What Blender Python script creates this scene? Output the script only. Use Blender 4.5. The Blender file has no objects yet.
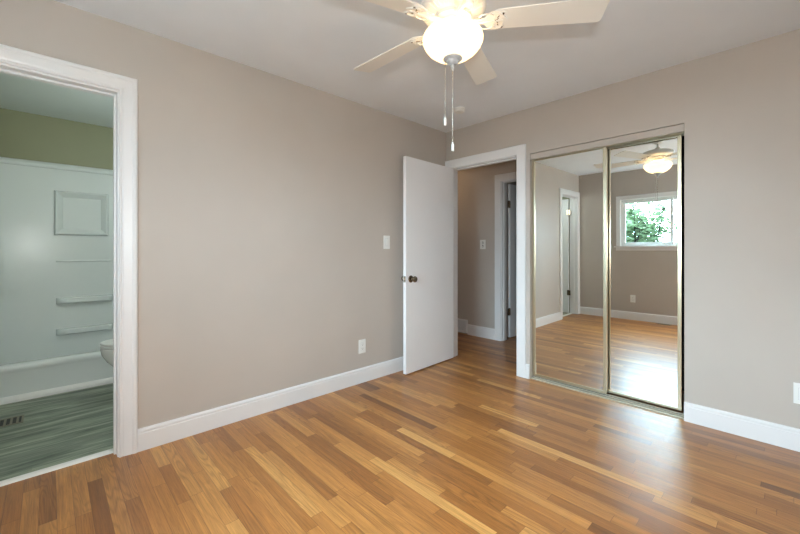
import bpy, bmesh, math, random
from mathutils import Vector, Matrix

# ------------------------------------------------------------------ camera, world, light, exposure
S = bpy.context.scene
COL = S.collection
PI = math.pi

cam_d = bpy.data.cameras.new('camera')
cam = bpy.data.objects.new('camera', cam_d)
COL.objects.link(cam)
cam_d.sensor_fit = 'HORIZONTAL'
cam_d.sensor_width = 36.0
cam_d.lens = 371.36 / 800 * 36.0
cam_d.shift_x = 0.0
cam_d.shift_y = -(267 - 249.68) / 800
cam_d.clip_start = 0.02
cam.location = (2.5985, -3.1524, 1.1639)
cam.rotation_euler = (PI / 2, 0, math.radians(46.569))
S.camera = cam

S.view_settings.view_transform = 'Standard'
S.view_settings.look = 'None'
S.view_settings.gamma = 1.0
S.view_settings.use_curve_mapping = False
S.view_settings.exposure = 0.5

world = bpy.data.worlds.new('overcast_sky')
S.world = world
world.use_nodes = True
wn = world.node_tree.nodes
wl = world.node_tree.links
wn.clear()
w_out = wn.new('ShaderNodeOutputWorld')
w_bg = wn.new('ShaderNodeBackground')
w_bg.inputs['Color'].default_value = (0.60, 0.82, 1.0, 1)
# overcast sky, brightest round the hidden sun
w_tc = wn.new('ShaderNodeTexCoord')
w_dot = wn.new('ShaderNodeVectorMath')
w_dot.operation = 'DOT_PRODUCT'
w_dot.inputs[1].default_value = Vector((-.36, -.86, .36)).normalized()
w_map = wn.new('ShaderNodeMapRange')
w_map.interpolation_type = 'SMOOTHSTEP'
w_map.inputs[1].default_value = 0.30
w_map.inputs[2].default_value = 1.0
w_map.inputs[3].default_value = 4.0
w_map.inputs[4].default_value = 47.0
wl.new(w_tc.outputs['Generated'], w_dot.inputs[0])
wl.new(w_dot.outputs['Value'], w_map.inputs[0])
wl.new(w_map.outputs[0], w_bg.inputs['Strength'])
wl.new(w_bg.outputs[0], w_out.inputs[0])


def lamp(name, kind, loc, energy, color, size=0.1, rot=(0, 0, 0), size_y=None):
    d = bpy.data.lights.new(name, kind)
    d.energy = energy
    d.color = color
    if kind == 'AREA':
        d.size = size
        if size_y:
            d.shape = 'RECTANGLE'
            d.size_y = size_y
    else:
        d.shadow_soft_size = size
    o = bpy.data.objects.new(name, d)
    o.location = loc
    o.rotation_euler = rot
    COL.objects.link(o)
    return o


# the photographer's flash beside the camera, the hall lamp, an added fill light without fixture in the bathroom, daylight in the far room
lamp('photo_flash', 'POINT', (2.83, -3.42, 1.28), 52, (0.92, 0.95, 0.95), 0.03)
lamp('hall_lamp', 'POINT', (-0.95, 0.62, 2.15), 2.0, (1.0, 0.66, 0.36), 0.09)
lamp('bathroom_fill', 'POINT', (-0.62, -2.35, 1.95), 13.0, (0.88, 0.97, 1.0), 0.10)
lamp('far_room_daylight', 'AREA', (1.3, 2.3, 1.5), 0.2, (0.78, 0.90, 1.0), 1.0, (0, math.radians(90), 0))
portal = lamp('window_portal', 'AREA', (1.3225, -3.70, 1.565), 1.0, (1, 1, 1), 1.37, (math.radians(90), 0, PI), 0.86)
portal.rotation_euler = (math.radians(-90), 0, PI)
portal.data.cycles.is_portal = True

# ------------------------------------------------------------------ node helpers and materials


class NT:
    def __init__(self, name):
        self.m = bpy.data.materials.new(name)
        self.m.use_nodes = True
        self.t = self.m.node_tree
        self.t.nodes.clear()
        self.out = self.t.nodes.new('ShaderNodeOutputMaterial')

    def n(self, kind, **kw):
        nd = self.t.nodes.new(kind)
        for k, v in kw.items():
            setattr(nd, k, v)
        return nd

    def l(self, a, b):
        self.t.links.new(a, b)

    def put(self, sock, v):
        if isinstance(v, (int, float)):
            sock.default_value = v
        elif isinstance(v, tuple):
            sock.default_value = v if len(v) != 3 or sock.type == 'VECTOR' else (*v, 1)
        else:
            self.l(v, sock)

    def math(self, op, a, b=0.0, c=None):
        nd = self.n('ShaderNodeMath', operation=op)
        self.put(nd.inputs[0], a)
        self.put(nd.inputs[1], b)
        if c is not None:
            self.put(nd.inputs[2], c)
        return nd.outputs[0]

    def vec(self, x, y, z=0.0):
        nd = self.n('ShaderNodeCombineXYZ')
        for i, v in enumerate((x, y, z)):
            self.put(nd.inputs[i], v)
        return nd.outputs[0]

    def white(self, v):
        nd = self.n('ShaderNodeTexWhiteNoise', noise_dimensions='3D')
        self.l(v, nd.inputs['Vector'])
        return nd.outputs['Value']

    def noise(self, v, scale, detail=3.0, rough=0.55, dist=0.0):
        nd = self.n('ShaderNodeTexNoise')
        if v is not None:
            self.l(v, nd.inputs['Vector'])
        nd.inputs['Scale'].default_value = scale
        nd.inputs['Detail'].default_value = detail
        nd.inputs['Roughness'].default_value = rough
        nd.inputs['Distortion'].default_value = dist
        return nd.outputs['Fac']

    def ramp(self, fac, stops, mode='LINEAR'):
        nd = self.n('ShaderNodeValToRGB')
        nd.color_ramp.interpolation = mode
        e = nd.color_ramp.elements
        while len(e) < len(stops):
            e.new(0.5)
        for i, (p, c) in enumerate(stops):
            e[i].position = p
            e[i].color = (*c, 1)
        self.l(fac, nd.inputs[0])
        return nd.outputs[0]

    def mix(self, mode, fac, a, b):
        nd = self.n('ShaderNodeMix', data_type='RGBA', blend_type=mode)
        self.put(nd.inputs[0], fac)
        self.put(nd.inputs[6], a)
        self.put(nd.inputs[7], b)
        return nd.outputs[2]

    def maprange(self, v, a, b, c, d):
        nd = self.n('ShaderNodeMapRange')
        self.put(nd.inputs[0], v)
        for i, q in enumerate((a, b, c, d)):
            nd.inputs[i + 1].default_value = q
        return nd.outputs[0]

    def bump(self, h, strength, dist):
        nd = self.n('ShaderNodeBump')
        nd.inputs['Strength'].default_value = strength
        nd.inputs['Distance'].default_value = dist
        self.l(h, nd.inputs['Height'])
        return nd.outputs[0]

    def pos(self):
        return self.n('ShaderNodeTexCoord').outputs['Object']

    def principled(self, color, rough=0.5, metal=0.0, normal=None, **kw):
        nd = self.n('ShaderNodeBsdfPrincipled')
        self.put(nd.inputs['Base Color'], color)
        self.put(nd.inputs['Roughness'], rough)
        nd.inputs['Metallic'].default_value = metal
        if normal is not None:
            self.l(normal, nd.inputs['Normal'])
        for k, v in kw.items():
            self.put(nd.inputs[k.replace('_', ' ')], v)
        self.l(nd.outputs[0], self.out.inputs[0])
        return nd


def srgb(r, g, b):
    f = lambda c: (c / 255 / 12.92) if c / 255 <= 0.04045 else ((c / 255 + 0.055) / 1.055) ** 2.4
    return (f(r), f(g), f(b))


def paint(name, col, rough=0.55, bump=0.05, scale=260.0, var=0.03, spec=0.5):
    t = NT(name)
    p = t.pos()
    v = t.noise(p, 1.7, 3)
    c = t.mix('MIX', t.maprange(v, 0.3, 0.7, 0, 1), tuple(x * (1 - var) for x in col), tuple(min(1, x * (1 + var)) for x in col))
    nrm = t.bump(t.noise(p, scale, 2), bump, 0.002)
    t.principled(c, rough, 0.0, nrm, Specular_IOR_Level=spec)
    return t.m


def metal(name, col, rough):
    t = NT(name)
    p = t.pos()
    t.principled(t.mix('MIX', t.maprange(t.noise(p, 3, 2), 0.3, 0.7, 0, 1), tuple(x * .96 for x in col), col), rough, 1.0)
    return t.m


def oak():
    t = NT('oak_strip_floor')
    p = t.pos()
    s = t.n('ShaderNodeSeparateXYZ')
    t.l(p, s.inputs[0])
    x, y = s.outputs[0], s.outputs[1]
    W = 0.0572
    v = t.math('DIVIDE', t.math('ADD', y, 20.0), W)
    row = t.math('FLOOR', v)
    fv = t.math('FRACT', v)
    r1 = t.white(t.vec(row, 3.7, 1.1))
    r2 = t.white(t.vec(row, 9.2, 5.3))
    L = t.math('MULTIPLY_ADD', r2, 0.9, 0.85)
    u = t.math('ADD', t.math('DIVIDE', t.math('ADD', x, 20.0), L), t.math('MULTIPLY', r1, 13.0))
    cell = t.math('FLOOR', u)
    fu = t.math('FRACT', u)
    sp = t.math('MULTIPLY_ADD', t.white(t.vec(row, cell, 7.7)), 0.5, 0.25)
    sub = t.math('GREATER_THAN', fu, sp)
    idv = t.vec(row, cell, t.math('MULTIPLY_ADD', sub, 2.0, 0.35))
    rid = t.white(idv)
    idv2 = t.vec(row, cell, t.math('MULTIPLY_ADD', sub, 2.0, 11.35))
    rid2 = t.white(idv2)
    base = t.ramp(rid, [(0.0, srgb(94, 56, 27)), (0.04, srgb(134, 85, 41)), (0.32, srgb(153, 101, 50)),
                        (0.72, srgb(165, 113, 59)), (0.93, srgb(177, 126, 69)), (1.0, srgb(190, 142, 83))])
    # grain: long streaks, cathedral figure
    off = t.math('MULTIPLY', rid2, 57.0)
    gv = t.vec(t.math('MULTIPLY_ADD', x, 2.2, off), t.math('MULTIPLY_ADD', y, 62.0, off), rid)
    g1 = t.noise(gv, 1.0, 4, 0.6, 0.6)
    gv2 = t.vec(t.math('MULTIPLY_ADD', x, 9.0, off), t.math('MULTIPLY_ADD', y, 330.0, off), rid)
    g2 = t.noise(gv2, 1.0, 2, 0.6)
    cv = t.vec(t.math('MULTIPLY_ADD', x, 1.15, off), t.math('MULTIPLY_ADD', y, 13.0, off), rid2)
    cn = t.noise(cv, 1.0, 1.5, 0.5, 0.3)
    rings = t.math('MULTIPLY_ADD', t.math('SINE', t.math('MULTIPLY', cn, 105.0)), 0.5, 0.5)
    k = t.math('MULTIPLY', t.maprange(g1, 0.25, 0.75, 0.72, 1.22),
               t.math('MULTIPLY', t.maprange(g2, 0.3, 0.7, 0.86, 1.10), t.math('SUBTRACT', 1.05, t.math('MULTIPLY', t.math('POWER', rings, 2.5), t.maprange(rid2, 0.25, 0.8, 0.05, 0.27)))))
    pores = t.noise(t.vec(t.math('MULTIPLY_ADD', x, 14.0, off), t.math('MULTIPLY_ADD', y, 520.0, off), rid2), 1.0, 1.5, 0.5)
    k = t.math('MULTIPLY', k, t.maprange(pores, 0.60, 0.70, 1.0, 0.74))
    warm = t.vec(t.math('MULTIPLY', k, 1.18), t.math('MULTIPLY', t.math('POWER', k, 1.12), 1.12), t.math('MULTIPLY', t.math('POWER', k, 1.25), 1.0))
    c = t.mix('MULTIPLY', 1.0, base, warm)
    # seams
    ev = t.math('MINIMUM', fv, t.math('SUBTRACT', 1.0, fv))
    seam_v = t.math('LESS_THAN', ev, 0.016)
    d1 = t.math('MULTIPLY', t.math('MINIMUM', t.math('MINIMUM', fu, t.math('SUBTRACT', 1.0, fu)),
                                   t.math('ABSOLUTE', t.math('SUBTRACT', fu, sp))), L)
    seam_u = t.math('LESS_THAN', d1, 0.0011)
    seam = t.math('MAXIMUM', seam_v, seam_u)
    c = t.mix('MULTIPLY', t.math('MULTIPLY', seam, 0.62), c, (0.22, 0.13, 0.07))
    h = t.math('ADD', t.math('MULTIPLY', g2, 0.10), t.math('ADD', t.math('MULTIPLY', g1, 0.15), t.math('MULTIPLY', seam, -1.0)))
    wav = t.math('MULTIPLY', t.noise(t.vec(t.math('MULTIPLY', x, 1.5), t.math('MULTIPLY', y, 9.0), 0.0), 1.0, 1), 1.2)
    h = t.math('ADD', h, t.math('ADD', wav, t.math('MULTIPLY', rid2, 0.25)))
    nrm = t.bump(h, 0.20, 0.0015)
    rough = t.maprange(g1, 0.2, 0.8, 0.31, 0.39)
    t.principled(c, rough, 0.0, nrm, Specular_IOR_Level=0.85)
    return t.m


def vinyl():
    t = NT('grey_green_vinyl_plank')
    p = t.pos()
    s = t.n('ShaderNodeSeparateXYZ')
    t.l(p, s.inputs[0])
    x, y = s.outputs[0], s.outputs[1]
    v = t.math('DIVIDE', t.math('ADD', x, 20.0), 0.18)
    row = t.math('FLOOR', v)
    fv = t.math('FRACT', v)
    rid = t.white(t.vec(row, t.math('FLOOR', t.math('ADD', t.math('MULTIPLY', y, 0.8), t.white(t.vec(row, 2.0, 2.0)))), 0.5))
    off = t.math('MULTIPLY', rid, 31.0)
    g = t.noise(t.vec(t.math('MULTIPLY_ADD', x, 34.0, off), t.math('MULTIPLY_ADD', y, 2.6, off), rid), 1.0, 5, 0.62, 0.9)
    g2 = t.noise(t.vec(t.math('MULTIPLY_ADD', x, 12.0, off), t.math('MULTIPLY_ADD', y, 1.6, off), rid), 1.0, 2, 0.5, 0.4)
    f = t.math('ADD', t.math('MULTIPLY', g, 0.7), t.math('MULTIPLY', g2, 0.3))
    c = t.ramp(f, [(0.30, srgb(66, 76, 66)), (0.44, srgb(110, 121, 106)), (0.56, srgb(148, 156, 138)), (0.70, srgb(186, 191, 173))])
    c = t.mix('MULTIPLY', t.math('MULTIPLY', t.math('LESS_THAN', fv, 0.012), 0.4), c, (0.3, 0.3, 0.3))
    t.principled(c, 0.45, 0.0, t.bump(f, 0.1, 0.001))
    return t.m


M = {}
M['wall'] = paint('greige_wall_paint', srgb(191, 182, 173), 0.6)
M['hall_wall'] = M['wall']
M['ceiling'] = paint('ceiling_paint', srgb(234, 238, 243), 0.8, 0.08, 180)
M['trim'] = paint('white_trim_enamel', srgb(232, 231, 231), 0.32, 0.02, 90, 0.015)
M['door'] = paint('white_door_enamel', srgb(244, 243, 244), 0.38, 0.03, 120, 0.015)
M['olive'] = paint('olive_bathroom_paint', srgb(150, 152, 122), 0.5)
M['bath_ceiling'] = paint('bathroom_ceiling_paint', srgb(228, 235, 234), 0.6)
M['acrylic'] = paint('white_acrylic', srgb(226, 232, 230), 0.2, 0.0, 50, 0.01, 0.2)
M['ceramic'] = paint('white_vitreous_china', srgb(235, 236, 232), 0.08, 0.0, 50, 0.01)
M['plastic'] = paint('white_plastic', srgb(236, 236, 232), 0.3, 0.0, 50, 0.01)
M['slot'] = paint('dark_slot', (0.015, 0.014, 0.013), 0.5, 0.0, 50)
M['closet_shade'] = paint('closet_shade_black', (0.012, 0.012, 0.012), 0.8, 0.0, 50)  # near-black colour stands in for the shade inside the closet
M['fan_white'] = paint('fan_white_enamel', srgb(236, 233, 226), 0.3, 0.0, 50, 0.01)
M['fan_grey'] = paint('fan_pewter_cap', srgb(186, 190, 194), 0.3, 0.0, 50, 0.01)
M['brass'] = metal('champagne_brass_frame', srgb(205, 195, 168), 0.32)
M['track'] = paint('worn_track_enamel', srgb(186, 176, 156), 0.4, 0.0, 50)
M['bronze'] = metal('aged_bronze', srgb(140, 124, 104), 0.25)
M['nickel'] = metal('satin_nickel', srgb(190, 182, 170), 0.25)
M['vent_brown'] = paint('taupe_register_enamel', srgb(126, 122, 104), 0.45, 0.0, 50)
M['oak'] = oak()
M['vinyl'] = vinyl()
M['grass'] = paint('lawn_green', srgb(30, 42, 26), 0.9, 0.3, 40, 0.25)
t = NT('fresh_green_leaf')
tl = t.n('ShaderNodeBsdfTranslucent')
df = t.n('ShaderNodeBsdfDiffuse')
for nd in (tl, df):
    nd.inputs[0].default_value = (*srgb(150, 172, 136), 1)
mx = t.n('ShaderNodeMixShader')
mx.inputs[0].default_value = 0.5
t.l(df.outputs[0], mx.inputs[1])
t.l(tl.outputs[0], mx.inputs[2])
t.l(mx.outputs[0], t.out.inputs[0])
M['leaf'] = t.m
M['bark'] = paint('grey_brown_bark', srgb(26, 22, 20), 0.9, 0.3, 60, 0.2)
M['vinyl_frame'] = paint('white_vinyl_window_frame', srgb(232, 236, 234), 0.3, 0.0, 50, 0.01)

t = NT('mirror_silvering')
t.principled((0.87, 0.905, 0.885), 0.0, 1.0)
M['mirror'] = t.m

t = NT('window_glass')
tr = t.n('ShaderNodeBsdfTransparent')
tr.inputs[0].default_value = (0.95, 0.97, 0.96, 1)
gl = t.n('ShaderNodeBsdfGlossy')
gl.inputs['Roughness'].default_value = 0.0
mx = t.n('ShaderNodeMixShader')
mx.inputs[0].default_value = 0.06
t.l(tr.outputs[0], mx.inputs[1])
t.l(gl.outputs[0], mx.inputs[2])
t.l(mx.outputs[0], t.out.inputs[0])
M['glass'] = t.m

t = NT('frosted_lamp_glass')
tl = t.n('ShaderNodeBsdfTranslucent')
tl.inputs[0].default_value = (0.95, 0.90, 0.80, 1)
df = t.n('ShaderNodeBsdfPrincipled')
df.inputs['Base Color'].default_value = (0.9, 0.87, 0.8, 1)
df.inputs['Roughness'].default_value = 0.2
df.inputs['Emission Color'].default_value = (1.0, 0.76, 0.46, 1)
df.inputs['Emission Strength'].default_value = 1.2
mx = t.n('ShaderNodeMixShader')
mx.inputs[0].default_value = 0.5
t.l(df.outputs[0], mx.inputs[1])
t.l(tl.outputs[0], mx.inputs[2])
t.l(mx.outputs[0], t.out.inputs[0])
M['lamp_glass'] = t.m

# ------------------------------------------------------------------ mesh helpers


def BM():
    return bmesh.new()


def box(bm, x0, x1, y0, y1, z0, z1, bev=0.0):
    g = bmesh.ops.create_cube(bm, size=1.0)
    for v in g['verts']:
        v.co = Vector((x0 + (v.co.x + .5) * (x1 - x0), y0 + (v.co.y + .5) * (y1 - y0), z0 + (v.co.z + .5) * (z1 - z0)))
    if bev:
        es = list({e for v in g['verts'] for e in v.link_edges})
        bmesh.ops.bevel(bm, geom=es, offset=bev, segments=2, affect='EDGES', profile=0.7)


def lathe(bm, prof, n=40, M4=None, cap=True):
    """prof: list of (r, z); spun about z, then transformed."""
    rings = []
    for r, z in prof:
        if r < 1e-6:
            rings.append([bm.verts.new((0, 0, z))])
        else:
            rings.append([bm.verts.new((r * math.cos(2 * PI * i / n), r * math.sin(2 * PI * i / n), z)) for i in range(n)])
    for a, b in zip(rings, rings[1:]):
        for i in range(n):
            j = (i + 1) % n
            if len(a) == 1 and len(b) == 1:
                continue
            if len(a) == 1:
                bm.faces.new((a[0], b[j], b[i]))
            elif len(b) == 1:
                bm.faces.new((a[i], a[j], b[0]))
            else:
                bm.faces.new((a[i], a[j], b[j], b[i]))
    if cap:
        if len(rings[0]) > 1:
            bm.faces.new(list(reversed(rings[0])))
        if len(rings[-1]) > 1:
            bm.faces.new(rings[-1])
    if M4 is not None:
        bmesh.ops.transform(bm, matrix=M4, verts=[v for r in rings for v in r])


def tube(bm, pts, rads, n=6):
    rings = []
    pts = [Vector(p) for p in pts]
    for i, p in enumerate(pts):
        d = (pts[min(i + 1, len(pts) - 1)] - pts[max(i - 1, 0)]).normalized()
        a = d.orthogonal().normalized()
        b = d.cross(a)
        r = rads[i] if isinstance(rads, (list, tuple)) else rads
        rings.append([bm.verts.new(p + r * (math.cos(2 * PI * k / n) * a + math.sin(2 * PI * k / n) * b)) for k in range(n)])
    # align rings to limit twist
    for q in range(1, len(rings)):
        best = min(range(n), key=lambda s: sum((rings[q][(k + s) % n].co - rings[q - 1][k].co).length for k in range(n)))
        rings[q] = [rings[q][(k + best) % n] for k in range(n)]
        A, B = rings[q - 1], rings[q]
        for k in range(n):
            j = (k + 1) % n
            bm.faces.new((A[k], A[j], B[j], B[k]))
    bm.faces.new(list(reversed(rings[0])))
    bm.faces.new(rings[-1])


def plate(bm, outline, z0, z1):
    """extrude a 2-D outline (x, y) between z0 and z1"""
    a = [bm.verts.new((x, y, z0)) for x, y in outline]
    b = [bm.verts.new((x, y, z1)) for x, y in outline]
    n = len(a)
    bm.faces.new(list(reversed(a)))
    bm.faces.new(b)
    for i in range(n):
        j = (i + 1) % n
        bm.faces.new((a[i], a[j], b[j], b[i]))


def loft(bm, rings, cap=True):
    rs = [[bm.verts.new(p) for p in r] for r in rings]
    n = len(rs[0])
    for A, B in zip(rs, rs[1:]):
        for k in range(n):
            j = (k + 1) % n
            bm.faces.new((A[k], A[j], B[j], B[k]))
    if cap:
        bm.faces.new(list(reversed(rs[0])))
        bm.faces.new(rs[-1])


def obj(name, bm, mat, parent=None, smooth=False, bevel=0.0, loc=None, keep=False):
    bmesh.ops.recalc_face_normals(bm, faces=bm.faces[:])
    me = bpy.data.meshes.new(name)
    if loc is not None and not keep:
        bmesh.ops.translate(bm, verts=bm.verts[:], vec=-Vector(loc))
    bm.to_mesh(me)
    bm.free()
    me.materials.append(mat)
    o = bpy.data.objects.new(name, me)
    COL.objects.link(o)
    if loc is not None:
        o.location = loc
    if parent is not None:
        o.parent = parent
    if smooth:
        for f in me.polygons:
            f.use_smooth = True
        md = o.modifiers.new('split', 'EDGE_SPLIT')
        md.split_angle = math.radians(38)
    if bevel:
        md = o.modifiers.new('bevel', 'BEVEL')
        md.width = bevel
        md.segments = 2
        md.limit_method = 'ANGLE'
        md.angle_limit = math.radians(40)
    return o


def tag(o, label, cat, group=None):
    o['label'] = label
    o['category'] = cat
    if group:
        o['group'] = group
    return o


def thing(name, label, cat, loc=(0, 0, 0), rot=(0, 0, 0), group=None):
    o = bpy.data.objects.new(name, None)
    o.empty_display_size = 0.05
    COL.objects.link(o)
    o.location = loc
    o.rotation_euler = rot
    return tag(o, label, cat, group)


def struct(name, bm, mat, parent=None, smooth=False, bevel=0.0):
    o = obj(name, bm, mat, parent, smooth, bevel)
    if parent is None:
        o['kind'] = 'structure'
    return o


# ------------------------------------------------------------------ dimensions (metres; left wall x = 0, back wall y = 0)
H = 2.44
RX, FY = 3.02, -3.58           # right wall, window wall
T = 0.12                       # wall thickness
BX0, BX1 = -2.30, -T           # bathroom
BY0, BY1 = -3.62, -2.09
HX0, HX1 = -1.6, 0.91          # hall
HY0, HY1 = T, 1.04
DO = (-3.492, -2.872, 2.046)   # bathroom doorway along y, height
EO = (0.066, 0.845, 2.030)     # entry doorway along x
CO = (0.972, 2.092, 2.030)     # closet opening along x
HO = (0.060, 0.800, 2.030)     # hall far doorway along x
WO = (0.635, 2.010, 1.205, 1.968)  # window opening x0, x1, z0, z1

# ------------------------------------------------------------------ room shell
b = BM()
box(b, 0, RX, FY, 0, -0.06, 0)
box(b, EO[0] - .02, EO[1] + .02, 0, T, -0.06, 0)
box(b, HX0, HX1, HY0, HY1, -0.06, 0)
box(b, HO[0] - .02, HO[1] + .02, HY1, HY1 + T, -0.06, 0)
box(b, -0.02, 1.6, HY1 + T, 3.0, -0.06, 0)
box(b, CO[0] - .04, 2.3, 0, 0.68, -0.06, 0)
box(b, -0.075, 0, DO[0], DO[1], -0.06, 0)
struct('floor', b, M['oak'])

b = BM()
box(b, BX0, -0.075, BY0, BY1, -0.06, 0.0)
struct('floor_bathroom', b, M['vinyl'])

b = BM()
box(b, -T, RX + T, FY - T, T, H, H + .1)
struct('ceiling', b, M['ceiling'])
b = BM()
box(b, HX0 - T, HX1 + T, HY0, HY1 + T, H, H + .1)
box(b, -0.14, 1.72, HY1 + T, 3.12, H, H + .1)
struct('ceiling_hall', b, M['ceiling'])
b = BM()
box(b, BX0 - T, -T, BY0 - T, BY1 + T, H, H + .1)
struct('ceiling_bathroom', b, M['bath_ceiling'])


def wall_y(name, x0, x1, ys, ops, mat):
    """wall running along y between x0 and x1; ops = [(ya, yb, za, zb)]"""
    b = BM()
    y = ys[0]
    for ya, yb, za, zb in ops:
        box(b, x0, x1, y, ya, 0, H)
        if za > 0:
            box(b, x0, x1, ya, yb, 0, za)
        box(b, x0, x1, ya, yb, zb, H)
        y = yb
    box(b, x0, x1, y, ys[1], 0, H)
    return struct(name, b, mat)


def wall_x(name, y0, y1, xs, ops, mat):
    b = BM()
    x = xs[0]
    for xa, xb, za, zb in ops:
        box(b, x, xa, y0, y1, 0, H)
        if za > 0:
            box(b, xa, xb, y0, y1, 0, za)
        box(b, xa, xb, y0, y1, zb, H)
        x = xb
    box(b, x, xs[1], y0, y1, 0, H)
    return struct(name, b, mat)


J = 0.018   # jamb thickness
wall_y('wall_left', -T + .012, 0, (FY - T, T), [(DO[0] - J, DO[1] + J, 0, DO[2] + J)], M['wall'])
wall_x('wall_back', 0, T, (0, RX), [(EO[0] - J, EO[1] + J, 0, EO[2] + J), (CO[0], CO[1], 0, CO[2])], M['wall'])
wall_x('wall_front', FY - T, FY, (0, RX), [WO], M['wall'])
wall_y('wall_right', RX, RX + T, (FY - T, T), [], M['wall'])
# bathroom walls
wall_y('wall_bathroom_door_side', -T, -T + .012, (BY0, BY1), [(DO[0] - J, DO[1] + J, 0, DO[2] + J)], M['olive'])
wall_y('wall_bathroom_left', BX0 - T, BX0, (BY0 - T, BY1 + T), [], M['olive'])
wall_x('wall_bathroom_back', BY1, BY1 + T, (BX0, -T), [], M['olive'])
wall_x('wall_bathroom_front', BY0 - T, BY0, (BX0, -T), [], M['olive'])
# hall walls
wall_x('wall_hall_back', HY1, HY1 + T, (HX0, 1.72), [(HO[0] - J, HO[1] + J, 0, HO[2] + J)], M['hall_wall'])
wall_y('wall_hall_left', HX0 - T, HX0, (HY0 - T, HY1 + T), [], M['hall_wall'])
wall_y('wall_hall_right', HX1, HX1 + .04, (HY0, HY1), [], M['hall_wall'])
wall_x('wall_hall_front', 0, T, (HX0, -T + .012), [], M['hall_wall'])
wall_y('wall_far_room_left', -0.14, -0.02, (HY1 + T, 3.0), [], M['wall'])
wall_y('wall_far_room_right', 1.6, 1.72, (HY1 + T, 3.0), [], M['wall'])
wall_x('wall_far_room_back', 3.0, 3.12, (-0.14, 1.72), [], M['wall'])
# closet interior, its unlit darkness put into the wall colour
b = BM()
box(b, CO[0] - .035, CO[0] - .005, T, 0.65, 0, H)
box(b, 2.25, 2.29, T, 0.65, 0, H)
box(b, CO[0] - .035, 2.29, 0.65, 0.69, 0, H)
box(b, CO[0] - .005, 2.25, T, 0.65, 2.2, 2.24)
struct('wall_closet', b, M['closet_shade'])

# ------------------------------------------------------------------ trim
BASE_PROF = [(0, 0), (.015, 0), (.015, .100), (.0125, .103), (.0125, .108), (.014, .111), (.013, .119), (.008, .126), (.004, .128), (0, .128)]


def baseboard(name, p0, p1, nrm, prof=BASE_PROF, scale_h=1.0):
    b = BM()
    p0, p1, nrm = Vector(p0), Vector(p1), Vector(nrm)
    r = [[tuple(p + nrm * d + Vector((0, 0, z * scale_h))) for d, z in prof] for p in (p0, p1)]
    loft(b, r)
    return struct(name, b, M['trim'])


CW = 0.086
baseboard('baseboard_left', (0, DO[1] + CW + .006, 0), (0, 0, 0), (1, 0, 0))
baseboard('baseboard_back_right', (CO[1], 0, 0), (RX, 0, 0), (0, -1, 0))
baseboard('baseboard_back_middle', (EO[1] + .092, 0, 0), (CO[0], 0, 0), (0, -1, 0))
baseboard('baseboard_front', (0, FY, 0), (RX, FY, 0), (0, 1, 0))
baseboard('baseboard_right', (RX, FY, 0), (RX, 0, 0), (-1, 0, 0))
baseboard('baseboard_hall', (-.469, HY1, 0), (HO[0] - .105, HY1, 0), (0, -1, 0), scale_h=1.1)
baseboard('baseboard_hall_left', (HX0, HY1, 0), (-.76, HY1, 0), (0, -1, 0), scale_h=1.1)

COLONIAL = [(0, 0), (0, .009), (.004, .012), (.010, .012), (.013, .009), (.018, .009), (.024, .011), (.060, .015), (.066, .019), (.078, .019), (.084, .016), (.086, .012), (.086, 0)]
FLAT = [(0, 0), (0, .013), (.004, .016), (.080, .018), (.086, .017), (.089, .013), (.089, 0)]


def casing(name, u0, u1, z1, prof, place):
    """mitred door casing swept round an opening; place(u, d, z) -> world point"""
    b = BM()
    rings = [[place(u0 - s, d, 0) for s, d in prof], [place(u0 - s, d, z1 + s) for s, d in prof],
             [place(u1 + s, d, z1 + s) for s, d in prof], [place(u1 + s, d, 0) for s, d in prof]]
    loft(b, rings)
    return struct(name, b, M['trim'])


R = 0.006
casing('trim_1', DO[0] - 0.0, DO[1] + R, DO[2] + .010, COLONIAL, lambda u, d, z: (d, u, z))
casing('trim_2', EO[0] - R, EO[1] + R - .004, EO[2] + R, FLAT, lambda u, d, z: (u, -d, z))
casing('trim_3', HO[0] - R - .006, HO[1] + R, HO[2] + R, FLAT, lambda u, d, z: (u, HY1 - d, z))
casing('trim_4', DO[0] - R, DO[1] + R, DO[2] + R, COLONIAL, lambda u, d, z: (-T - d, u, z))


def jamb(name, u0, u1, z1, d0, d1, place_box, stop):
    b = BM()
    place_box(b, u0 - J, u0, d0, d1, 0, z1)
    place_box(b, u1, u1 + J, d0, d1, 0, z1)
    place_box(b, u0 - J, u1 + J, d0, d1, z1, z1 + J)
    s0, s1 = stop
    place_box(b, u0, u0 + .011, s0, s1, 0, z1 - .011)
    place_box(b, u1 - .011, u1, s0, s1, 0, z1 - .011)
    place_box(b, u0, u1, s0, s1, z1 - .011, z1)
    return struct(name, b, M['trim'], bevel=0.0015)


jamb('trim_5', DO[0], DO[1], DO[2], -T, 0, lambda b, u0, u1, d0, d1, z0, z1: box(b, d0, d1, u0, u1, z0, z1), (-.082, -.047))
jamb('trim_6', EO[0], EO[1], EO[2], 0, T, lambda b, u0, u1, d0, d1, z0, z1: box(b, u0, u1, d0, d1, z0, z1), (.040, .075))
jamb('trim_7', HO[0], HO[1], HO[2], HY1, HY1 + T, lambda b, u0, u1, d0, d1, z0, z1: box(b, u0, u1, d0, d1, z0, z1), (HY1 + .03, HY1 + .075))

# bathroom threshold strip and tub kick moulding
b = BM()
loft(b, [[(-.128, y, 0.0), (-.124, y, .006), (-.112, y, .011), (-.090, y, .011), (-.078, y, .006), (-.074, y, 0.0)] for y in (DO[0], DO[1])])
struct('trim_8', b, M['plastic'])

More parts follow.
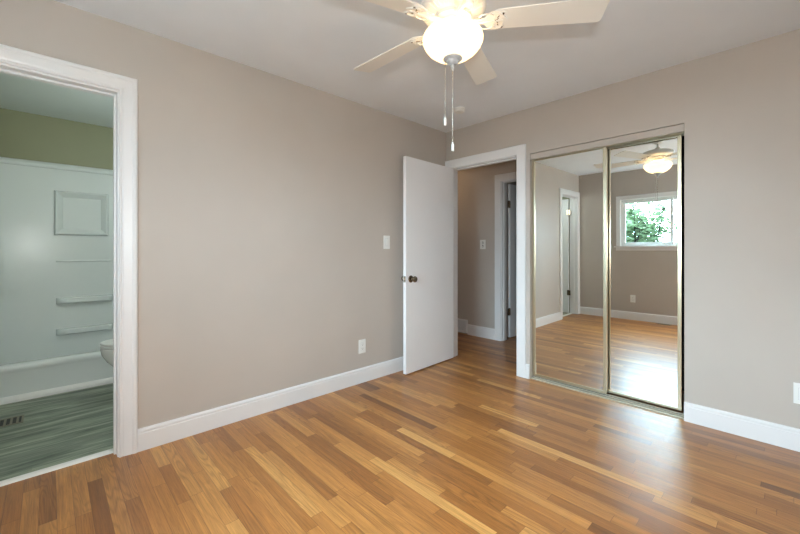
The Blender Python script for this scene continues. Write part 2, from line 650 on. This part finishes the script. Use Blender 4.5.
# closet header board and tracks
b = BM()
box(b, CO[0] + .002, CO[1] - .002, 0.004, 0.016, 1.975, CO[2] - .004)
struct('trim_9', b, M['wall'], bevel=0.001)
b = BM()
box(b, CO[0], CO[1], .030, .115, 1.996, 2.028)
for y in (.030, .071, .112):
    box(b, CO[0], CO[1], y, y + .003, 1.970, 1.996)
struct('trim_10', b, M['brass'])
b = BM()
box(b, CO[0], CO[1], .026, .118, 0.0, .003)
struct('trim_12', b, M['slot'])
b = BM()
box(b, CO[0], CO[1], .004, .030, 0.0, .007)
for y in (.046, .084):
    box(b, CO[0], CO[1], y, y + .003, .004, .013)
struct('trim_11', b, M['track'])

# ------------------------------------------------------------------ window (in the wall behind the camera, seen in the mirror)
x0, x1, z0, z1 = WO
b = BM()
prof = [(0, 0), (0, .012), (.006, .016), (.060, .018), (.066, .012), (.066, 0)]
rings = [[(x0 - s, FY + d, z0) for s, d in prof], [(x0 - s, FY + d, z1 + s) for s, d in prof],
         [(x1 + s, FY + d, z1 + s) for s, d in prof], [(x1 + s, FY + d, z0) for s, d in prof]]
loft(b, rings)
box(b, x0 - .09, x1 + .09, FY, FY + .045, z0 - .022, z0, .004)
box(b, x0 - .07, x1 + .07, FY, FY + .014, z0 - .075, z0 - .022, .003)
win = struct('window_1', b, M['trim'])
b = BM()
fy0, fy1 = FY - .105, FY - .03
for (a, c, e, f) in ((x0, x0 + .022, z0, z1), (x1 - .022, x1, z0, z1), (x0 + .022, x1 - .022, z0, z0 + .022), (x0 + .022, x1 - .022, z1 - .022, z1)):
    box(b, a, c, fy0, fy1, e, f)
for (a, c, e, f) in ((x0, x1, z0 - .0, z0 + .004), (x0, x1, z1 - .004, z1)):
    box(b, a, c, fy1, FY, e, f)
obj('frame', b, M['vinyl_frame'], win)
xm = (x0 + x1) / 2


def sash(xa, xb, ya, yb, sw, latches):
    b = BM()
    za, zb = z0 + .022, z1 - .022
    box(b, xa, xa + sw, ya, yb, za, zb, .003)
    box(b, xb - sw, xb, ya, yb, za, zb, .003)
    box(b, xa + sw, xb - sw, ya, yb, za, za + sw, .003)
    box(b, xa + sw, xb - sw, ya, yb, zb - sw, zb, .003)
    s = obj('sash', b, M['vinyl_frame'], win)
    b = BM()
    ym = (ya + yb) / 2
    box(b, xa + sw - .004, xb - sw + .004, ym - .002, ym + .002, za + sw - .004, zb - sw + .004)
    obj('pane', b, M['glass'], s)
    for z in latches:
        b = BM()
        box(b, xb - sw + .010, xb - sw + .026, yb, yb + .014, z - .022, z + .022, .003)
        obj('latch', b, M['fan_grey'], s)


sash(x0 + .022, xm + .022, FY - .066, FY - .034, .038, ())
sash(xm - .022, x1 - .022, FY - .101, FY - .070, .034, ())
for z in (1.42, 1.66):
    b = BM()
    box(b, xm + .010, xm + .024, FY - .034, FY - .020, z - .022, z + .022, .003)
    obj('latch', b, M['fan_grey'], win)

# ------------------------------------------------------------------ doors
# hinge helper


def hinge(parent, x, y, z, axis='y', h=.09):
    b = BM()
    lathe(b, [(.0065, z - h / 2), (.0065, z + h / 2)], 12, Matrix.Translation((x, y, 0)))
    for dz in (-h / 2 - .004, h / 2):
        lathe(b, [(.005, z + dz), (.005, z + dz + .004)], 10, Matrix.Translation((x, y, 0)))
    if axis == 'y':
        box(b, x - .0015, x + .0015, y - .03, y + .03, z - h / 2, z + h / 2)
    else:
        box(b, x - .03, x + .03, y - .0015, y + .0015, z - h / 2, z + h / 2)
    return obj('hinge', b, M['bronze'], parent, smooth=True)


def knob(parent, p, d):
    """round knob with rose, axis along the vector d from point p"""
    b = BM()
    q = Vector((0, 0, 1)).rotation_difference(Vector(d)).to_matrix().to_4x4()
    mt = Matrix.Translation(p) @ q
    lathe(b, [(.0, 0), (.033, 0), (.033, .004), (.028, .009), (.014, .011), (.012, .030), (.020, .036), (.028, .046), (.029, .054), (.025, .062), (.012, .066), (0, .066)], 28, mt)
    o = obj('knob', b, M['bronze'], parent, smooth=True)
    o['label'] = 'round bronze door knob'
    return o


# entry door, standing open beside the left wall
b = BM()
box(b, .008, .043, -.755, -.004, .012, 2.030, .0015)
d1 = struct('door_1', b, M['door'])
d1.location = (.067, -.006, 0)
d1.rotation_euler = (0, 0, math.radians(3))
knob(d1, (.043, -.690, .890), (1, 0, 0))
knob(d1, (.008, -.690, .890), (-1, 0, 0))
b = BM()
box(b, .013, .038, -.7562, -.7550, .862, .918)
box(b, .0195, .0315, -.764, -.7550, .881, .899, .003)
obj('latch_plate', b, M['nickel'], d1)
for z in (.24, 1.02, 1.80):
    hinge(d1, .001, -.012, z, 'x', .085)

# bathroom door, swung into the bathroom
b = BM()
box(b, -.735, -.137, DO[0] + .004, DO[0] + .039, .012, 2.030, .0015)
d2 = struct('door_2', b, M['door'])
knob(d2, (-.670, DO[0] + .039, .930), (0, 1, 0))
for z in (.37, 1.79):
    hinge(d2, -.128, DO[0] + .045, z, 'x', .09)

# door of the room across the hall
b = BM()
box(b, HO[0] - .040, HO[0] - .005, HY1 + T + .085, HY1 + T + .81, .012, 2.025, .0015)
d3 = struct('door_3', b, M['door'])
for z in (.355, 1.755):
    hinge(d3, HO[0] + .003, HY1 + T + .045, z, 'y', .09)

# ------------------------------------------------------------------ sliding mirror doors


def mirror_door(label, xa, xb, yf, lean, za, zb):
    r = thing('mirror_door', label, 'mirror door', ((xa + xb) / 2, yf, za), (math.radians(lean), 0, 0), None)
    w = (xb - xa) / 2
    h = zb - za
    sw = .024
    b = BM()
    box(b, -w, -w + sw, -.004, .020, 0, h, .003)
    box(b, w - sw, w, -.004, .020, 0, h, .003)
    obj('stile', b, M['brass'], r)['label'] = 'champagne brass upright frame'
    b = BM()
    box(b, -w + sw, w - sw, -.002, .018, 0, .018, .002)
    box(b, -w + sw, w - sw, -.002, .018, h - .020, h, .002)
    obj('rail', b, M['brass'], r)
    b = BM()
    box(b, -w + sw - .004, w - sw + .004, .0035, .009, .014, h - .016)
    obj('mirror', b, M['mirror'], r)
    return r


mirror_door('left mirrored closet door with brass frame, nearer the white doorway, reflecting the open bathroom doorway', CO[0] + .003, 1.590, .050, .25, .024, 1.985)
mirror_door('right mirrored closet door with brass frame, reflecting the window and the fan', 1.560, 2.062, .093, .15, .024, 1.985)

# ------------------------------------------------------------------ ceiling fan
FX, FYC = 1.524, -1.801
fan = thing('ceiling_fan', 'white five blade ceiling fan with glowing frosted bowl light and pull chains', 'ceiling fan', (FX, FYC, H))


def zl(z):
    return z - H


b = BM()
lathe(b, [(.0, 0), (.068, 0), (.068, -.012), (.060, -.030), (.040, -.052), (.022, -.062), (0, -.062)], 40)
obj('canopy', b, M['fan_white'], fan, smooth=True)
b = BM()
lathe(b, [(.011, -.060), (.011, -.098), (.024, -.104), (.030, -.122)], 24)
obj('downrod', b, M['fan_white'], fan, smooth=True)
b = BM()
lathe(b, [(0, zl(2.320)), (.030, zl(2.320)), (.060, zl(2.314)), (.118, zl(2.300)), (.144, zl(2.288)), (.151, zl(2.278)), (.151, zl(2.262)), (.148, zl(2.257)), (.145, zl(2.252)),
          (.128, zl(2.241)), (.098, zl(2.231)), (.090, zl(2.230)), (0, zl(2.230))], 56)
for i in range(40):   # pressed vent ribs around the lower cone
    a = 2 * PI * i / 40
    if (i % 8) in (3, 4):
        continue
    mt = Matrix.Rotation(a, 4, 'Z')
    v0 = len(b.verts)
    box(b, .104, .138, -.0026, .0026, -.0022, .0022)
    b.verts.ensure_lookup_table()
    vs = b.verts[v0:]
    for v in vs:
        v.co.z += zl(2.231) + (v.co.x - .098) * .36
    bmesh.ops.transform(b, matrix=mt, verts=vs)
obj('motor_housing', b, M['fan_white'], fan, smooth=True)
b = BM()
lathe(b, [(.088, zl(2.230)), (.086, zl(2.216)), (.058, zl(2.212)), (.056, zl(2.196)), (.064, zl(2.192)), (.064, zl(2.186)), (.030, zl(2.184)), (.0, zl(2.184))], 40)
obj('switch_housing', b, M['fan_white'], fan, smooth=True)
b = BM()
outer = [(.026, 2.043), (.056, 2.047), (.086, 2.059), (.110, 2.077), (.128, 2.099), (.137, 2.120), (.138, 2.132), (.133, 2.148), (.126, 2.158)]
inner = [(r - .004, z + .003) for r, z in reversed(outer)]
inner[0] = (.122, 2.158)
lathe(b, [(0, zl(2.043))] + [(r, zl(z)) for r, z in outer + inner] + [(0, zl(2.047))], 56)
bowl = obj('light_bowl', b, M['lamp_glass'], fan, smooth=True)
bowl['label'] = 'glowing frosted glass bowl'
b = BM()
lathe(b, [(0, zl(2.046)), (.043, zl(2.0455)), (.044, zl(2.040)), (.036, zl(2.034)), (.028, zl(2.031)), (.026, zl(2.024)), (.018, zl(2.018)), (.006, zl(2.015)), (.0055, zl(2.009)), (.007, zl(2.006)), (.007, zl(2.001)), (.005, zl(1.997)), (.005, zl(1.985)), (0, zl(1.984))], 36)
obj('finial', b, M['fan_grey'], fan, smooth=True)['label'] = 'pale grey cap under the glass bowl'
for sgn in (-1, 1):
    d = bpy.data.lights.new('bulb', 'POINT')
    d.energy = 0.38
    d.color = (1.0, 0.70, 0.38)
    d.shadow_soft_size = .028
    lo = bpy.data.objects.new('bulb', d)
    lo.location = (sgn * .055, 0, zl(2.128))
    lo.parent = fan
    COL.objects.link(lo)


def chain(dx, dy, zt, zb, with_tassel):
    b = BM()
    tube(b, [(dx, dy, zl(zt)), (dx, dy, zl(zb))], .0013, 6)
    z = zt - .004
    while z > zb:
        bmesh.ops.create_icosphere(b, subdivisions=1, radius=.0021, matrix=Matrix.Translation((dx, dy, zl(z))))
        z -= .0075
    c = obj('pull_chain', b, M['nickel'], fan)
    b = BM()
    lathe(b, [(0, zl(zb + .004)), (.003, zl(zb + .003)), (.0045, zl(zb - .004)), (.0065, zl(zb - .008)), (.0065, zl(zb - .034)), (.005, zl(zb - .037)), (0, zl(zb - .037))], 16, Matrix.Translation((dx, dy, 0)))
    obj('tassel', b, M['plastic'], c, smooth=True)


rt = Vector((math.cos(math.radians(46.569)), math.sin(math.radians(46.569)), 0))
chain(-rt.x * .035, -rt.y * .035, 2.036, 1.772, True)
chain(0, 0, 1.984, 1.656, True)

# blades: one blade with its iron, repeated
blade_ol = []
r0, r1, w0, w1, cr = .178, .657, .054, .067, .018
blade_ol += [(r0, -w0 * .80), (r0 + .02, -w0)]
for i in range(7):
    a = -PI / 2 + PI / 2 * i / 6
    blade_ol.append((r1 - cr + cr * math.cos(a), -w1 + cr + cr * math.sin(a)))
for i in range(7):
    a = PI / 2 * i / 6
    blade_ol.append((r1 - cr + cr * math.cos(a), w1 - cr + cr * math.sin(a)))
blade_ol += [(r0 + .02, w0), (r0, w0 * .80)]
iron_ol_half = [(.070, .015), (.100, .012), (.125, .012), (.145, .018), (.155, .034), (.166, .046), (.185, .052), (.205, .050), (.222, .045),
                (.232, .038), (.226, .030), (.228, .020), (.238, .010)]
iron_ol = iron_ol_half + [(.244, 0)] + [(x, -y) for x, y in reversed(iron_ol_half)]
blade_me = iron_me = None
BZ = zl(2.205)
for k in range(5):
    ang = math.radians(38 + 72 * k)
    if blade_me is None:
        b = BM()
        plate(b, blade_ol, .0, .006)
        bl = obj('blade', b, M['fan_white'], fan, bevel=.0015)
        b = BM()
        plate(b, iron_ol, -.005, -.0004)
        # raised scrolls and screw heads on the underside
        for s in (-1, 1):
            pts = [(.150 + .030 * math.cos(q), s * (.026 + .016 * math.sin(q)), -.0065) for q in [PI * (j / 8) for j in range(9)]]
            tube(b, pts, .0028, 6)
            pts = [(.205 + .020 * math.cos(q), s * (.022 + .018 * math.sin(q)), -.0065) for q in [-.4 + PI * 1.2 * (j / 8) for j in range(9)]]
            tube(b, pts, .0028, 6)
        tube(b, [(.078, 0, -.004), (.120, 0, -.009), (.160, 0, -.0075), (.225, 0, -.006)], [.010, .007, .005, .003], 8)
        ir = obj('blade_iron', b, M['fan_white'], bl)
        b = BM()
        for sx, sy in ((.222, .036), (.222, -.036), (.190, 0)):
            lathe(b, [(0, -.0085), (.004, -.0085), (.0052, -.006), (.0052, -.004)], 12, Matrix.Translation((sx, sy, 0)))
        for s in (-1, 1):
            tube(b, [(.196, s * .006, -.0058), (.203, s * .012, -.0058), (.199, s * .019, -.0058), (.206, s * .026, -.0058)], .0019, 5)
        sc = obj('screw', b, M['bronze'], ir)
    else:
        src = bl
        nb = bl.copy(); COL.objects.link(nb); nb.parent = fan
        ni = ir.copy(); COL.objects.link(ni); ni.parent = nb
        nb_i = ni
        bl2 = nb
    blk = bl if k == 0 else bl2
    blade_me = bl.data
    mt = Matrix.Translation((0, 0, BZ)) @ Matrix.Rotation(ang, 4, 'Z') @ Matrix.Rotation(math.radians(-12), 4, 'X')
    blk.matrix_local = mt
    if k > 0:
        ns = sc.copy(); COL.objects.link(ns); ns.parent = fan
        ns.matrix_local = mt
    else:
        sc.parent = fan
        sc.matrix_local = mt

# ------------------------------------------------------------------ smoke detector
b = BM()
lathe(b, [(0, 0), (.052, 0), (.052, -.010), (.049, -.013), (.047, -.026), (.040, -.033), (.014, -.034), (.012, -.032), (0, -.032)], 36)
sd = obj('smoke_detector', b, M['plastic'], None, smooth=True)
sd.location = (.525, -.450, H)
tag(sd, 'round white smoke detector on the ceiling near the corner', 'smoke detector')
b = BM()
lathe(b, [(.0495, -.0105), (.0505, -.0128)], 36, cap=False)
obj('vent_slot', b, M['slot'], sd)

# ------------------------------------------------------------------ wall plates


def wall_frame(origin, u, n):
    """matrix with local x along u, local z up, local y pointing INTO the wall (front is -y)"""
    u, n = Vector(u), Vector(n)
    m = Matrix((( u.x, -n.x, 0, origin[0]), (u.y, -n.y, 0, origin[1]), (0, 0, 1, origin[2]), (0, 0, 0, 1)))
    return m


def plate_base(name, label, cat, m, w=.074, h=.120, group=None):
    r = thing(name, label, cat, (0, 0, 0), group=group)
    r.matrix_world = m
    b = BM()
    box(b, -w / 2, w / 2, -.006, 0, -h / 2, h / 2, .0025)
    obj('cover_plate', b, M['plastic'], r)
    return r


def outlet(label, m, group='white wall outlets'):
    r = plate_base('wall_outlet', label, 'outlet', m, group=group)
    b = BM()
    box(b, -.0168, .0168, -.0082, -.0055, -.0335, .0335, .0008)
    f = obj('receptacle', b, M['plastic'], r)
    b = BM()
    for s in (-1, 1):
        zc = s * .018
        box(b, -.0075, -.0055, -.0086, -.0080, zc - .002, zc + .007)
        box(b, .0055, .0075, -.0086, -.0080, zc - .002, zc + .006)
        lathe(b, [(.0026, 0), (.0026, .0006)], 10, Matrix.Translation((0, -.0086, zc - .008)) @ Matrix.Rotation(-PI / 2, 4, 'X'))
    obj('slot', b, M['slot'], f)
    b = BM()
    box(b, -.0178, .0178, -.0062, -.0058, -.0345, .0345)
    obj('gap', b, M['fan_grey'], r)
    return r


outlet('white outlet low on the long left wall', wall_frame((0, -1.152, .316), (0, 1, 0), (1, 0, 0)))
outlet('white outlet on the back wall right of the mirror doors, cut by the photo edge', wall_frame((2.640, 0, .332), (1, 0, 0), (0, -1, 0)))
outlet('white outlet under the window, seen only in the right mirror door', wall_frame((.812, FY, .345), (-1, 0, 0), (0, 1, 0)))

r = plate_base('light_switch', 'white rocker light switch on the left wall beside the open door', 'light switch', wall_frame((0, -.866, 1.233), (0, 1, 0), (1, 0, 0)), .076, .124)
b = BM()
box(b, -.0178, .0178, -.0062, -.0058, -.0345, .0345)
obj('gap', b, M['fan_grey'], r)
b = BM()
vv = [(-.0165, -.0058), (.0165, -.0058)]
loft(b, [[(x, -.0058, -.033), (x, -.0075, -.033), (x, -.0095, 0), (x, -.0110, .033), (x, -.0058, .033)] for x in (-.0165, .0165)])
obj('rocker', b, M['plastic'], r)

r = plate_base('light_switch', 'pale toggle light switch on the hall wall seen through the doorway', 'light switch', wall_frame((-.227, HY1, 1.233), (1, 0, 0), (0, -1, 0)), .085, .124)
b = BM()
b.free()
for dz in (-.022, .022):
    b = BM()
    box(b, -.006, .006, -.016, -.006, dz - .010, dz + .006, .002)
    obj('toggle', b, M['plastic'], r)
b = BM()
for dz in (-.022, .022):
    box(b, -.010, .010, -.0066, -.0058, dz - .014, dz + .014)
obj('gap', b, M['slot'], r)

# ------------------------------------------------------------------ registers


def floor_register(name, label, x0, x1, y0, y1, along, mat, z=0.0):
    r = thing(name, label, 'floor vent', ((x0 + x1) / 2, (y0 + y1) / 2, z))
    w, d = (x1 - x0) / 2, (y1 - y0) / 2
    e = .012
    b = BM()
    box(b, -w, -w + e, -d, d, 0, .004, .001)
    box(b, w - e, w, -d, d, 0, .004, .001)
    box(b, -w + e, w - e, -d, -d + e, 0, .004, .001)
    box(b, -w + e, w - e, d - e, d, 0, .004, .001)
    obj('rim', b, mat, r)
    b = BM()
    box(b, -w + e, w - e, -d + e, d - e, 0.0002, .0008)
    obj('duct_opening', b, M['slot'], r)
    b = BM()
    if along == 'y':
        n = max(3, int((2 * d) / .030))
        for i in range(1, n):
            y = -d + 2 * d * i / n
            box(b, -w + e, w - e, y - .006, y + .006, .001, .0036)
    else:
        n = max(3, int((2 * w) / .022))
        for i in range(1, n):
            x = -w + 2 * w * i / n
            box(b, x - .004, x + .004, -d + e, d - e, .001, .0036)
    obj('louver', b, mat, r)
    return r


floor_register('floor_register', 'slotted metal floor vent on the grey green bathroom floor', -1.115, -.965, -3.545, -3.275, 'y', M['vent_brown'])
floor_register('floor_register', 'small dark floor vent under the window, seen only in the right mirror door', 1.165, 1.335, -3.535, -3.455, 'x', M['vent_brown'])

r = thing('wall_register', 'pale metal vent cover low on the hall wall beside the hall baseboard', 'wall vent', (-.614, HY1, .02))
b = BM()
loft(b, [[(x, 0, 0), (x, -.045, 0), (x, -.045, .025), (x, -.020, .176), (x, 0, .176)] for x in (-.145, .145)])
obj('vent_body', b, M['trim'], r, bevel=.002)
b = BM()
for i in range(9):
    z = .040 + i * .014
    y = -.045 + (z - .025) / .151 * .025
    box(b, -.125, .125, y - .004, y + .002, z, z + .004)
obj('louver', b, M['fan_grey'], r)

# ------------------------------------------------------------------ bathroom: bathtub with surround, toilet
tub = thing('bathtub', 'white low bathtub with wall surround and moulded shelves in the bathroom', 'bathtub', (-1.5, -2.85, 0))
TX = -1.5


def tl3(*p):
    return p


b = BM()


def ob(bm, x0, x1, y0, y1, z0, z1, bev=0):
    box(bm, x0 + 1.5, x1 + 1.5, y0 + 2.85, y1 + 2.85, z0, z1, bev)


y0t, y1t = BY0 + .004, BY1 - .004
# apron as an extruded section (x, z) with rounded rim and inner slope
sec = [(-1.530, 0), (-1.500, 0), (-1.500, .215), (-1.496, .228), (-1.492, .240), (-1.492, .268), (-1.498, .278), (-1.510, .283), (-1.565, .283), (-1.580, .276), (-1.590, .26), (-1.64, .09), (-1.66, .06),
       (-2.20, .06), (-2.25, .065), (-2.272, .085), (-2.278, .12), (-2.278, .32), (-2.296, .32), (-2.296, .04), (-1.530, .04)]
loft(b, [[(x + 1.5, y + 2.85, z) for x, z in sec] for y in (y0t, y1t)])
obj('tub', b, M['acrylic'], tub, smooth=True)
b = BM()
sec = [(-1.4995, 0), (-1.478, 0), (-1.478, .020), (-1.484, .034), (-1.492, .044), (-1.4995, .047)]
loft(b, [[(x + 1.5, y + 2.85, z) for x, z in sec] for y in (y0t, y1t)])
obj('base_moulding', b, M['plastic'], tub)
b = BM()
# back panel and end panels of the surround
ob(b, -2.296, -2.278, y0t, y1t, .32, 1.955)
ob(b, -2.278, -1.52, y1t - .018, y1t, .285, 1.955)
ob(b, -2.278, -1.52, y0t, y0t + .018, .285, 1.955)
sr = obj('surround', b, M['acrylic'], tub)
b = BM()
sec = [(-2.296, 1.940), (-2.262, 1.940), (-2.252, 1.950), (-2.252, 1.966), (-2.262, 1.978), (-2.270, 1.990), (-2.280, 1.997), (-2.296, 1.997)]
loft(b, [[(x + 1.5, y + 2.85, z) for x, z in sec] for y in (y0t, y1t)])
obj('cap_ledge', b, M['acrylic'], sr, smooth=True)
# moulded picture-frame niche
b = BM()


def frame_ring(bm, ya, yb, za, zb, wd, x_out, x_in):
    def rr(o, x):
        return [(x + 1.5, y + 2.85, z) for y, z in ((ya + o, za + o), (yb - o, za + o), (yb - o, zb - o), (ya + o, zb - o))]
    loft(bm, [rr(0, -2.279), rr(0.004, x_out - .010), rr(.012, x_out), rr(.022, x_out), rr(wd - .004, x_in), rr(wd, -2.279)], cap=False)


frame_ring(b, -3.112, -2.700, 1.305, 1.735, .062, -2.240, -2.272)
obj('niche_frame', b, M['acrylic'], sr, smooth=True)
for z, hh, dp in ((1.052, .016, .018), (.668, .060, .070), (.368, .060, .070)):
    b = BM()
    secs = []
    for yy, f in ((-3.100, .15), (-3.085, .6), (-3.055, .92), (-3.02, 1.0), (-2.74, 1.0), (-2.70, .92), (-2.68, .6), (-2.665, .15)):
        d = dp * f
        secs.append([(-2.280 + 1.5, yy + 2.85, z - hh / 2), (-2.280 + d * .8 + 1.5, yy + 2.85, z - hh / 2 * .9), (-2.280 + d + 1.5, yy + 2.85, z - hh * .25), (-2.280 + d + 1.5, yy + 2.85, z + hh * .40), (-2.280 + d * .9 + 1.5, yy + 2.85, z + hh / 2), (-2.280 + 1.5, yy + 2.85, z + hh / 2)])
    loft(b, secs)
    obj('shelf', b, M['acrylic'], sr, smooth=True)

toi = thing('toilet', 'white toilet bowl peeking out behind the bathroom door casing', 'toilet', (-1.0, -2.50, 0))


def oval(cx, cy, rx, ryf, ryb, z, n=32):
    out = []
    for i in range(n):
        a = 2 * PI * i / n
        s, c = math.sin(a), math.cos(a)
        out.append((cx + rx * c, cy + (ryb if s > 0 else ryf) * s, z))
    return out


b = BM()
loft(b, [oval(0, -.02, .115, .235, .24, 0), oval(0, -.02, .112, .235, .24, .03), oval(0, -.02, .098, .215, .235, .09), oval(0, -.02, .095, .20, .235, .16),
         oval(0, -.03, .115, .225, .22, .22), oval(0, -.05, .155, .275, .20, .30), oval(0, -.06, .178, .300, .19, .36), oval(0, -.06, .186, .308, .19, .405), oval(0, -.06, .184, .306, .19, .418)])
obj('bowl', b, M['ceramic'], toi, smooth=True)
b = BM()
loft(b, [oval(0, -.06, .180, .304, .17, .419), oval(0, -.06, .187, .312, .17, .423), oval(0, -.06, .187, .312, .17, .434), oval(0, -.06, .182, .307, .17, .438)])
obj('seat', b, M['plastic'], toi, smooth=True)
b = BM()
loft(b, [oval(0, -.06, .180, .306, .175, .4385), oval(0, -.06, .186, .312, .175, .443), oval(0, -.06, .184, .310, .175, .455), oval(0, -.06, .165, .285, .165, .460)])
obj('lid', b, M['plastic'], toi, smooth=True)
b = BM()
box(b, -.215, .215, .190, .385, .40, .76, .02)
obj('tank', b, M['ceramic'], toi, smooth=True)
b = BM()
box(b, -.225, .225, .180, .392, .761, .795, .008)
obj('tank_lid', b, M['ceramic'], toi, smooth=True)

# ------------------------------------------------------------------ outdoors, seen through the window in the mirror
b = BM()
n = 24
rows = [[(-14 + 28 * i / n, -3.72 - 26 * j / n, -.55 + .25 * math.sin(i * .7) * math.sin(j * .55) * (j / n)) for i in range(n + 1)] for j in range(n + 1)]
vs = [[b.verts.new(p) for p in r] for r in rows]
for j in range(n):
    for i in range(n):
        b.faces.new((vs[j][i], vs[j][i + 1], vs[j + 1][i + 1], vs[j + 1][i]))
g = obj('ground', b, M['grass'])
g['kind'] = 'structure'


def tree(label, x, y, seed, height, radius, leaves):
    """stems fan out of the ground, twigs reach into a loose crown and carry small leaves"""
    rnd = random.Random(seed)
    r = thing('tree', label, 'tree', (x, y, -.5), group='trees outside the window')
    wood, tips = BM(), []
    cz = height * .62

    def bend(a, b_, rad, sag, steps):
        pts, rads = [], []
        for q in range(steps + 1):
            f = q / steps
            p = a.lerp(b_, f) + Vector((rnd.uniform(-1, 1), rnd.uniform(-1, 1), 0)) * .035 * math.sin(PI * f)
            p.z += sag * math.sin(PI * f)
            pts.append(p)
            rads.append(rad * (1 - .65 * f))
        tube(wood, pts, rads, 5)
        return pts

    stems = []
    for k in range(6):
        a = 2 * PI * (k + rnd.random() * .6) / 6
        e = Vector((math.cos(a) * radius * rnd.uniform(.35, .7), math.sin(a) * radius * rnd.uniform(.35, .7), height * rnd.uniform(.72, .9)))
        stems.append(bend(Vector((math.cos(a) * .06, math.sin(a) * .06, 0)), e, .030, -.10, 8))
    for k in range(190):
        p = rnd.choice(stems)[rnd.randint(3, 8)]
        u = Vector((rnd.gauss(0, 1), rnd.gauss(0, 1), rnd.gauss(0, 1))).normalized() * rnd.uniform(.55, 1.0)
        e = Vector((u.x * radius, u.y * radius, cz + u.z * height * .40))
        e = p.lerp(e, min(1.0, .75 / max(.3, (e - p).length)))
        tips += bend(p, e, .010, .05, 5)[2:]
    obj('trunk', wood, M['bark'], r)
    lv = BM()
    for _ in range(leaves):
        p = rnd.choice(tips) + Vector((rnd.gauss(0, .07), rnd.gauss(0, .07), rnd.gauss(0, .07)))
        rot = Matrix.Rotation(rnd.uniform(0, 2 * PI), 3, 'Z') @ Matrix.Rotation(rnd.uniform(-1.2, 1.2), 3, 'X')
        s = rnd.uniform(.050, .085)
        q = [Vector(c) * s for c in ((-1, 0, 0), (-.2, -.46, .05), (1, 0, -.05), (-.2, .46, .05))]
        lv.faces.new([lv.verts.new(p + rot @ c) for c in q])
    obj('foliage', lv, M['leaf'], r)


tree('leafy shrub outside the window, left one in the right mirror', -2.75, -11.2, 4, 4.0, 1.8, 8000)
tree('leafy shrub outside the window, middle one in the right mirror', -.35, -8.4, 11, 3.35, 1.3, 7000)
tree('leafy shrub outside the window, right one in the right mirror', 2.3, -9.4, 23, 3.4, 1.3, 6000)
